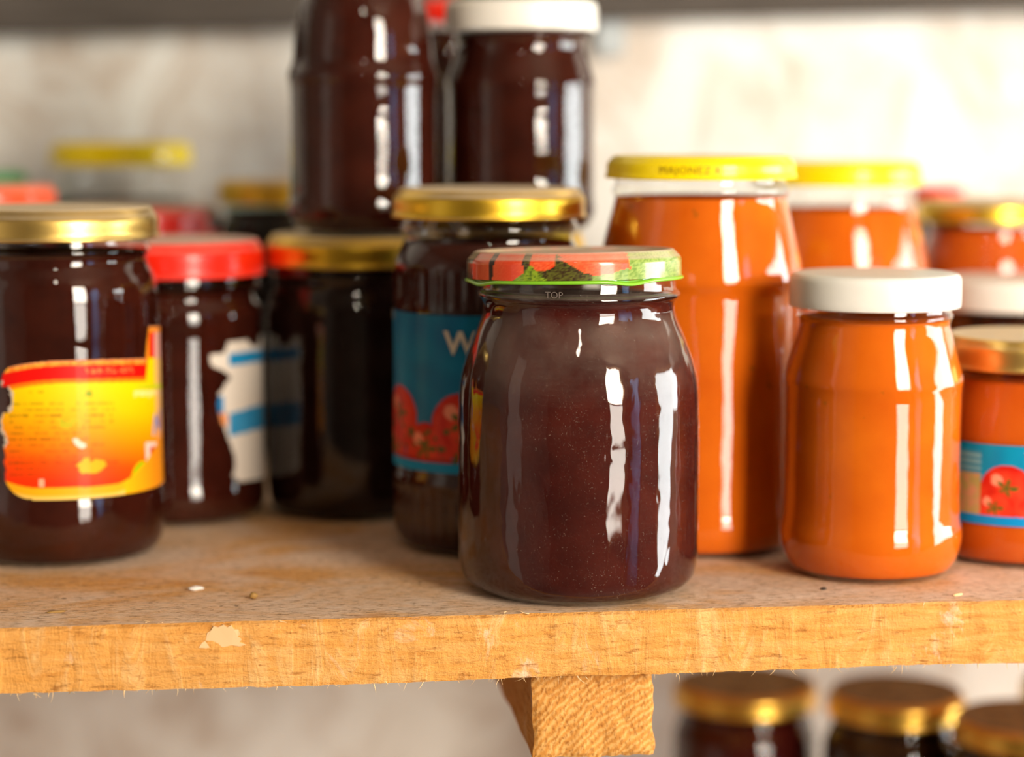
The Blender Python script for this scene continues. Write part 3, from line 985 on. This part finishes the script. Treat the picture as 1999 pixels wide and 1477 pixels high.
lab = label_patch('paper_label', gpl, -36, 84, 0.02964, 0.099, 330, 250, paint_left, M['label_print'], left)
bent_text('lettering', 'N', 0.0125, prof_r(gpl[4:], 0.058) + 0.0009, math.radians(66), 0.0565, M['ink_white'], lab, tilt=0.2, shear=0.3)
bent_text('lettering', 'N', 0.0112, prof_r(gpl[4:], 0.058) + 0.0011, math.radians(66.5), 0.0565, M['ink_violet'], lab, tilt=0.2, shear=0.3)

# ---------------------------------------------------------------- red lid, torn white label
redj, _, gpr = make_jar('redlid', 'jam_jar', 'dark jam jar with bright red lid and torn blue and white label', DARK, 'jam', 'red', fill=0.108, seg=96)


def paint_torn(a, v):
    ar = math.radians(a)
    x = 345 + 170 * math.sin(ar)
    Tr = 655 + 275 * v
    y = Tr + math.cos(ar) * (Tr - 230) / 4300 * 178
    w = n2(x, y, 0.09) * 5 + n2(x, y, 0.4) * 2
    pts = [(662, 500), (668, 447), (690, 438), (692, 411), (716, 414), (724, 432), (738, 450), (750, 440), (772, 426), (790, 424), (812, 426),
           (840, 436), (868, 446), (900, 456), (918, 454), (930, 450), (944, 460), (948, 600)]
    xl = 600
    for (y0, x0), (y1, x1) in zip(pts, pts[1:]):
        if y0 <= y <= y1:
            xl = x0 + (x1 - x0) * (y - y0) / (y1 - y0); break
    if y < 690 and x > 480 and y < 690 - abs(x - 500) * 1.6 + w: return None if 484 < x < 508 and y < 676 else rgb(224, 214, 200)
    if x < xl + w * 0.6 or y > 944 - max(0, x - 470) * 0.12: return None
    c = rgb(228, 216, 202)
    b1 = y - (x - 480) * -0.12
    if 688 < b1 < 712 and x > 448: c = rgb(20, 136, 190)
    if 800 < y + (x - 480) * 0.25 < 846 and x > 446: c = blend(rgb(24, 134, 186), rgb(100, 170, 205), 0.25 + w * 0.05)
    if x < 436 and 774 < y < 808: c = rgb(20, 130, 190)
    if x < 442 and 808 <= y < 832: c = rgb(236, 150, 90)
    return c


label_patch('paper_label', gpr, 20, 100, 0.01784, 0.08475, 120, 130, paint_torn, M['label_matt'], redj)

# ---------------------------------------------------------------- blue tomato label
def flute(r, z, a):
    m = 0.0
    if 0.1055 < z < 0.1230: m = min(1, (z - 0.1055) / 0.003, (0.1230 - z) / 0.003)
    if 0.0050 < z < 0.0300: m = min(1, (z - 0.0050) / 0.004, (0.0300 - z) / 0.003)
    return r - 0.0007 * m * (0.5 + 0.5 * math.cos(44 * a)), z


bluej, _, gpb = make_jar('blue', 'jam_jar', 'fluted dark jam jar with blue tomato label and shiny gold lid, behind the nearest jar', DARK, 'jam', 'gold_deep', fill=0.1335, seg=264, mod=flute)


def tomato(x, y, cx, cy, r, c):
    d = math.hypot(x - cx, (y - cy) * 1.05)
    if d > r: return c
    k = n2(x, y, 0.05)
    c = blend(rgb(232, 74, 40), rgb(196, 22, 8), d / r * 0.8 + k * 0.5)
    if math.hypot(x - cx + r * 0.35, y - cy + r * 0.4) < r * 0.22: c = rgb(246, 150, 118)
    if math.hypot((x - cx) * 0.8, y - cy + r * 0.12) < r * (0.20 + 0.16 * math.cos(5 * math.atan2(y - cy + r * 0.12, x - cx))): c = rgb(70, 96, 28)
    return c


def paint_blue(a, v):
    s = math.radians(a) * 186            # arc in photo pixels from the middle of the face
    y = 600 + 297 * v
    if a < -84 + 1.5 * n2(y, 1, 0.08): return None
    if a < -80 and v < 0.06: return rgb(196, 190, 180)
    c = blend(rgb(0, 126, 172), rgb(0, 108, 158), 0.5 + n2(s, y, 0.02) * 1.2)
    for cx, cy, r in ((-215, 800, 62), (-50, 808, 66), (-130, 860, 58), (60, 800, 60), (40, 870, 56), (-250, 870, 60), (130, 850, 60)):
        c = tomato(s, y, cx, cy, r, c)
    if y > 872 and y < 880 and n2(s, y, 0.05) > -0.4 and s < 180: c = rgb(178, 32, 14)
    if y > 815 and n2(s + 40, y, 0.06) > 0.34: c = rgb(74, 92, 34)
    if y > 879: c = rgb(0, 146, 200)
    return c


lb = label_patch('paper_label', gpb, -86, 86, 0.03692, 0.10406, 230, 120, paint_blue, M['label_print'], bluej)
bent_text('lettering', 'W', 0.0138, prof_r(gpb[4:], 0.09) + 0.0009, math.radians(-16.5), 0.0920, M['ink_cream'], lb, bold=0.0003)

# ---------------------------------------------------------------- the other jars of dark jam
make_jar('darkgold', 'jam_jar', 'black jam jar with old gold lid, carrying the tall upper jar', DARK, 'jam_black', 'gold_deep', fill=0.1145)
make_jar('uptall', 'jam_jar', 'tall waisted dark jam jar stacked on a gold lid, its top out of frame', DARK, 'jam', 'gold', fill=0.1155, seg=96)
make_jar('upwhite', 'jam_jar', 'dark jam jar with white lid stacked high behind the blue label jar', DARK, 'jam', 'white', 'plastic', fill=0.0945, seg=96)
make_jar('support', 'jam_jar', 'narrow dark jam jar hidden behind the blue label, carrying the upper white-lidded jar', DARK, 'jam_black', 'gold_deep')
make_jar('yellowback', 'jam_jar', 'dark jam jar with clean yellow lid standing tall by the wall on the left', DARK, 'jam', 'yellow', fill=0.1385)
make_jar('orangelid', 'jam_jar', 'dark jam jar with orange-red lid, behind the dusty gold lid', DARK, 'jam_black', 'orange_red')
make_jar('greenlid', 'jam_jar', 'dark jam jar with green lid against the wall, at the left edge', DARK, 'jam_black', 'green')
make_jar('goldgreen', 'jam_jar', 'black jam jar with dull gold lid behind the tall stacked jar', DARK, 'jam_black', 'gold_deep', glass='glass_green')
make_jar('tallredlid', 'jam_bottle', 'tall slim dark jar with small red lid between the two stacked jars', DARK, 'jam', 'red')
make_jar('redback', 'jam_jar', 'slim dark jam jar with red lid by the wall on the right', DARK, 'jam', 'red')
make_jar('whitelid2', 'jam_jar', 'brown jam jar with white lid at the right edge, behind the gold lid', DARK, 'jam', 'white', 'plastic')

pr_, pl_, gpp = make_jar('patternred', 'jam_jar', 'dark jam jar with red berry-print lid behind the orange label jar', DARK, 'jam', None, seg=120)


def pattern_lid():
    R, top, rim, bot = JARS['patternred']['lid']
    me = lathe(chaikin(lid_profile(R, top, rim, bot, 'metal'), 2), 160)
    cols = []
    for v in me.vertices:
        a = math.atan2(v.co.x, -v.co.y)
        k = noise.noise(Vector((math.sin(a) * 2.6, math.cos(a) * 2.6, v.co.z * 60)))
        c = blend(rgb(214, 22, 12), rgb(60, 12, 10), (k - 0.05) * 5)
        if v.co.z < bot + 0.0025: c = rgb(220, 26, 12)
        cols.append(c)
    set_print(me, cols)
    link('lid', me, M['lid_print'], pr_)


pattern_lid()

# ---------------------------------------------------------------- jars of orange sauce
tallo, tlid, gpt = make_jar('tallorange', 'sauce_jar', 'tall orange sauce jar with lettered yellow lid, behind the nearest jar', ORANGE, 'sauce', 'yellow', fill=0.1525, seg=120)
R_, top_, rim_, bot_ = JARS['tallorange']['lid']
bent_text('lettering', 'MAJONEZ K', 0.0046, R_ * 0.996, math.radians(-6), (rim_ + bot_) / 2 + 0.0008, M['ink_olive'], tlid, spacing=1.12)
make_jar('tallorange2', 'sauce_jar', 'tall orange sauce jar with plain yellow lid, further back on the right', ORANGE, 'sauce', 'yellow', fill=0.1415, seg=96)
make_jar('orange', 'sauce_jar', 'orange sauce jar with white lid standing near the shelf edge', ORANGE, 'sauce', 'white', 'plastic', fill=0.1055, seg=120)
make_jar('goldback', 'sauce_jar', 'orange sauce jar with gold lid at the back of the right side', ORANGE, 'sauce_deep', 'gold_deep')
lo_, ll_, gpo = make_jar('label_orange', 'sauce_jar', 'short orange sauce jar with blue tomato label and gold lid, cut by the right edge', ORANGE, 'sauce_deep', 'gold', seg=120)


def paint_blue_small(a, v):
    s = math.radians(a) * 158
    x = 1990 + s
    y = 848 + 152 * v
    c = blend(rgb(0, 146, 184), rgb(0, 128, 172), 0.5 + n2(s, y, 0.03))
    if x < 1912 and y > 862:
        c = rgb(120, 170, 180) if int((y - 862) / 6) % 2 else rgb(60, 140, 165)
        if y > 905: c = blend(rgb(206, 150, 110), rgb(170, 160, 90), 0.5 + n2(s, y, 0.08))
    for cx, cy, r in ((1962, 935, 52), (1940, 972, 40), (2060, 940, 54), (2020, 975, 38)):
        if x > 1912: c = tomato(x, y, cx, cy, r, c)
    if y > 982: c = rgb(0, 138, 205)
    return c


lb2 = label_patch('paper_label', gpo, -80, 80, 0.01816, 0.0519, 160, 90, paint_blue_small, M['label_print'], lo_)
bent_text('lettering', 'W', 0.0085, prof_r(gpo[4:], 0.045) + 0.0009, math.radians(9), 0.0462, M['ink_white'], lb2)

# ---------------------------------------------------------------- lower shelf
make_jar('low1', 'jam_jar', 'dark red jam jar with yellow-gold lid, next to the wooden beam', LOWER, 'jam_red', 'gold_brown')
make_jar('low2', 'jam_jar', 'dark jam jar with brown-topped gold lid, middle of the row below', LOWER, 'jam_black', 'gold_brown')
make_jar('low3', 'jam_jar', 'dark jam jar with brown-topped lid in the bottom right corner', LOWER, 'jam_black', 'gold_brown')
make_jar('low4', 'jam_jar', 'dark jam jar barely showing under the shelf at the right edge', LOWER, 'jam_black', 'gold_brown')


# ---------------------------------------------------------------- crumbs and chips on the board
def crumb(name, label, cat, loc, size, mat, seed, rot=0.0):
    bm = bmesh.new()
    bmesh.ops.create_icosphere(bm, subdivisions=2, radius=1.0)
    for v in bm.verts:
        k = 1 + 0.35 * noise.noise(v.co * 1.7 + Vector((seed, 0, 0)))
        v.co = Vector((v.co.x * size[0] * k, v.co.y * size[1] * k, v.co.z * size[2] * k))
    zmin = min(v.co.z for v in bm.verts)
    for v in bm.verts:
        v.co.z -= zmin
    me = bpy.data.meshes.new(name)
    bm.to_mesh(me); bm.free()
    me.polygons.foreach_set('use_smooth', [True] * len(me.polygons))
    o = link(name, me, mat)
    o.location, o.rotation_euler = loc, (0, 0, rot)
    return tag(o, label, cat)


white_chip = plain('white_chip', (0.85, 0.80, 0.74), 0.5)
brown_crumb = plain('brown_crumb', (0.36, 0.20, 0.05), 0.7)
dark_crumb = plain('dark_crumb', (0.035, 0.02, 0.01), 0.7)
crumb('plaster_chip', 'small white plaster chip on the bare shelf board', 'chip', (-0.1516, 0.0118, ZT - 0.0002), (0.0032, 0.0020, 0.0010), white_chip, 1, 0.3)
crumb('resin_crumb', 'yellow-brown crumb lying on the board beside the white chip', 'crumb', (-0.1289, -0.0061, ZT - 0.0002), (0.0016, 0.0014, 0.0014), brown_crumb, 2)
crumb('dirt_crumb', 'dark crumb on the board in front of the white-lidded orange jar', 'crumb', (0.0962, -0.0167, ZT - 0.0002), (0.0014, 0.0009, 0.0006), dark_crumb, 3)
for i, (x, y, a) in enumerate(((-0.2033, -0.0214, 0.3),)):
    crumb('dry_leaf_bit', 'dark dry leaf scrap on the board near the left edge', 'scrap', (x, y, ZT - 0.0002), (0.0040, 0.0010, 0.0005), brown_crumb, 5 + i, a)
crumb('wood_shaving', 'pale curled wood shaving at the front right of the board', 'shaving', (0.1457, -0.0342, ZT - 0.0002), (0.0028, 0.0007, 0.0006), M['splinter'], 9, 0.5)


# ---------------------------------------------------------------- bare bulb hanging from the ceiling, behind the camera
def bulb():
    e = bpy.data.objects.new('hanging_bulb', None)
    COL.objects.link(e)
    e.location = (-0.12, -0.95, 2.02)
    tag(e, 'bare light bulb hanging on a black cord', 'lamp')
    black = plain('black_flex', (0.02, 0.02, 0.02), 0.5)
    link('cord', lathe([(0, 0.10), (0.003, 0.10), (0.003, ZC - 2.02), (0, ZC - 2.02)], 12), black, e)
    link('socket', lathe(chaikin([(0, 0.055), (0.015, 0.055), (0.017, 0.07), (0.015, 0.095), (0.006, 0.105), (0, 0.105)], 1), 24), black, e)
    m = Mat('lit_bulb')
    em = m.n('ShaderNodeEmission')
    em.inputs[0].default_value = (1.0, 0.86, 0.68, 1)
    em.inputs[1].default_value = 28.0
    link('glass_bulb', lathe(chaikin([(0, -0.045), (0.02, -0.042), (0.031, -0.02), (0.030, 0.005), (0.018, 0.038), (0.013, 0.058), (0, 0.058)], 2), 24), m.done(em.outputs[0]), e)


bulb()
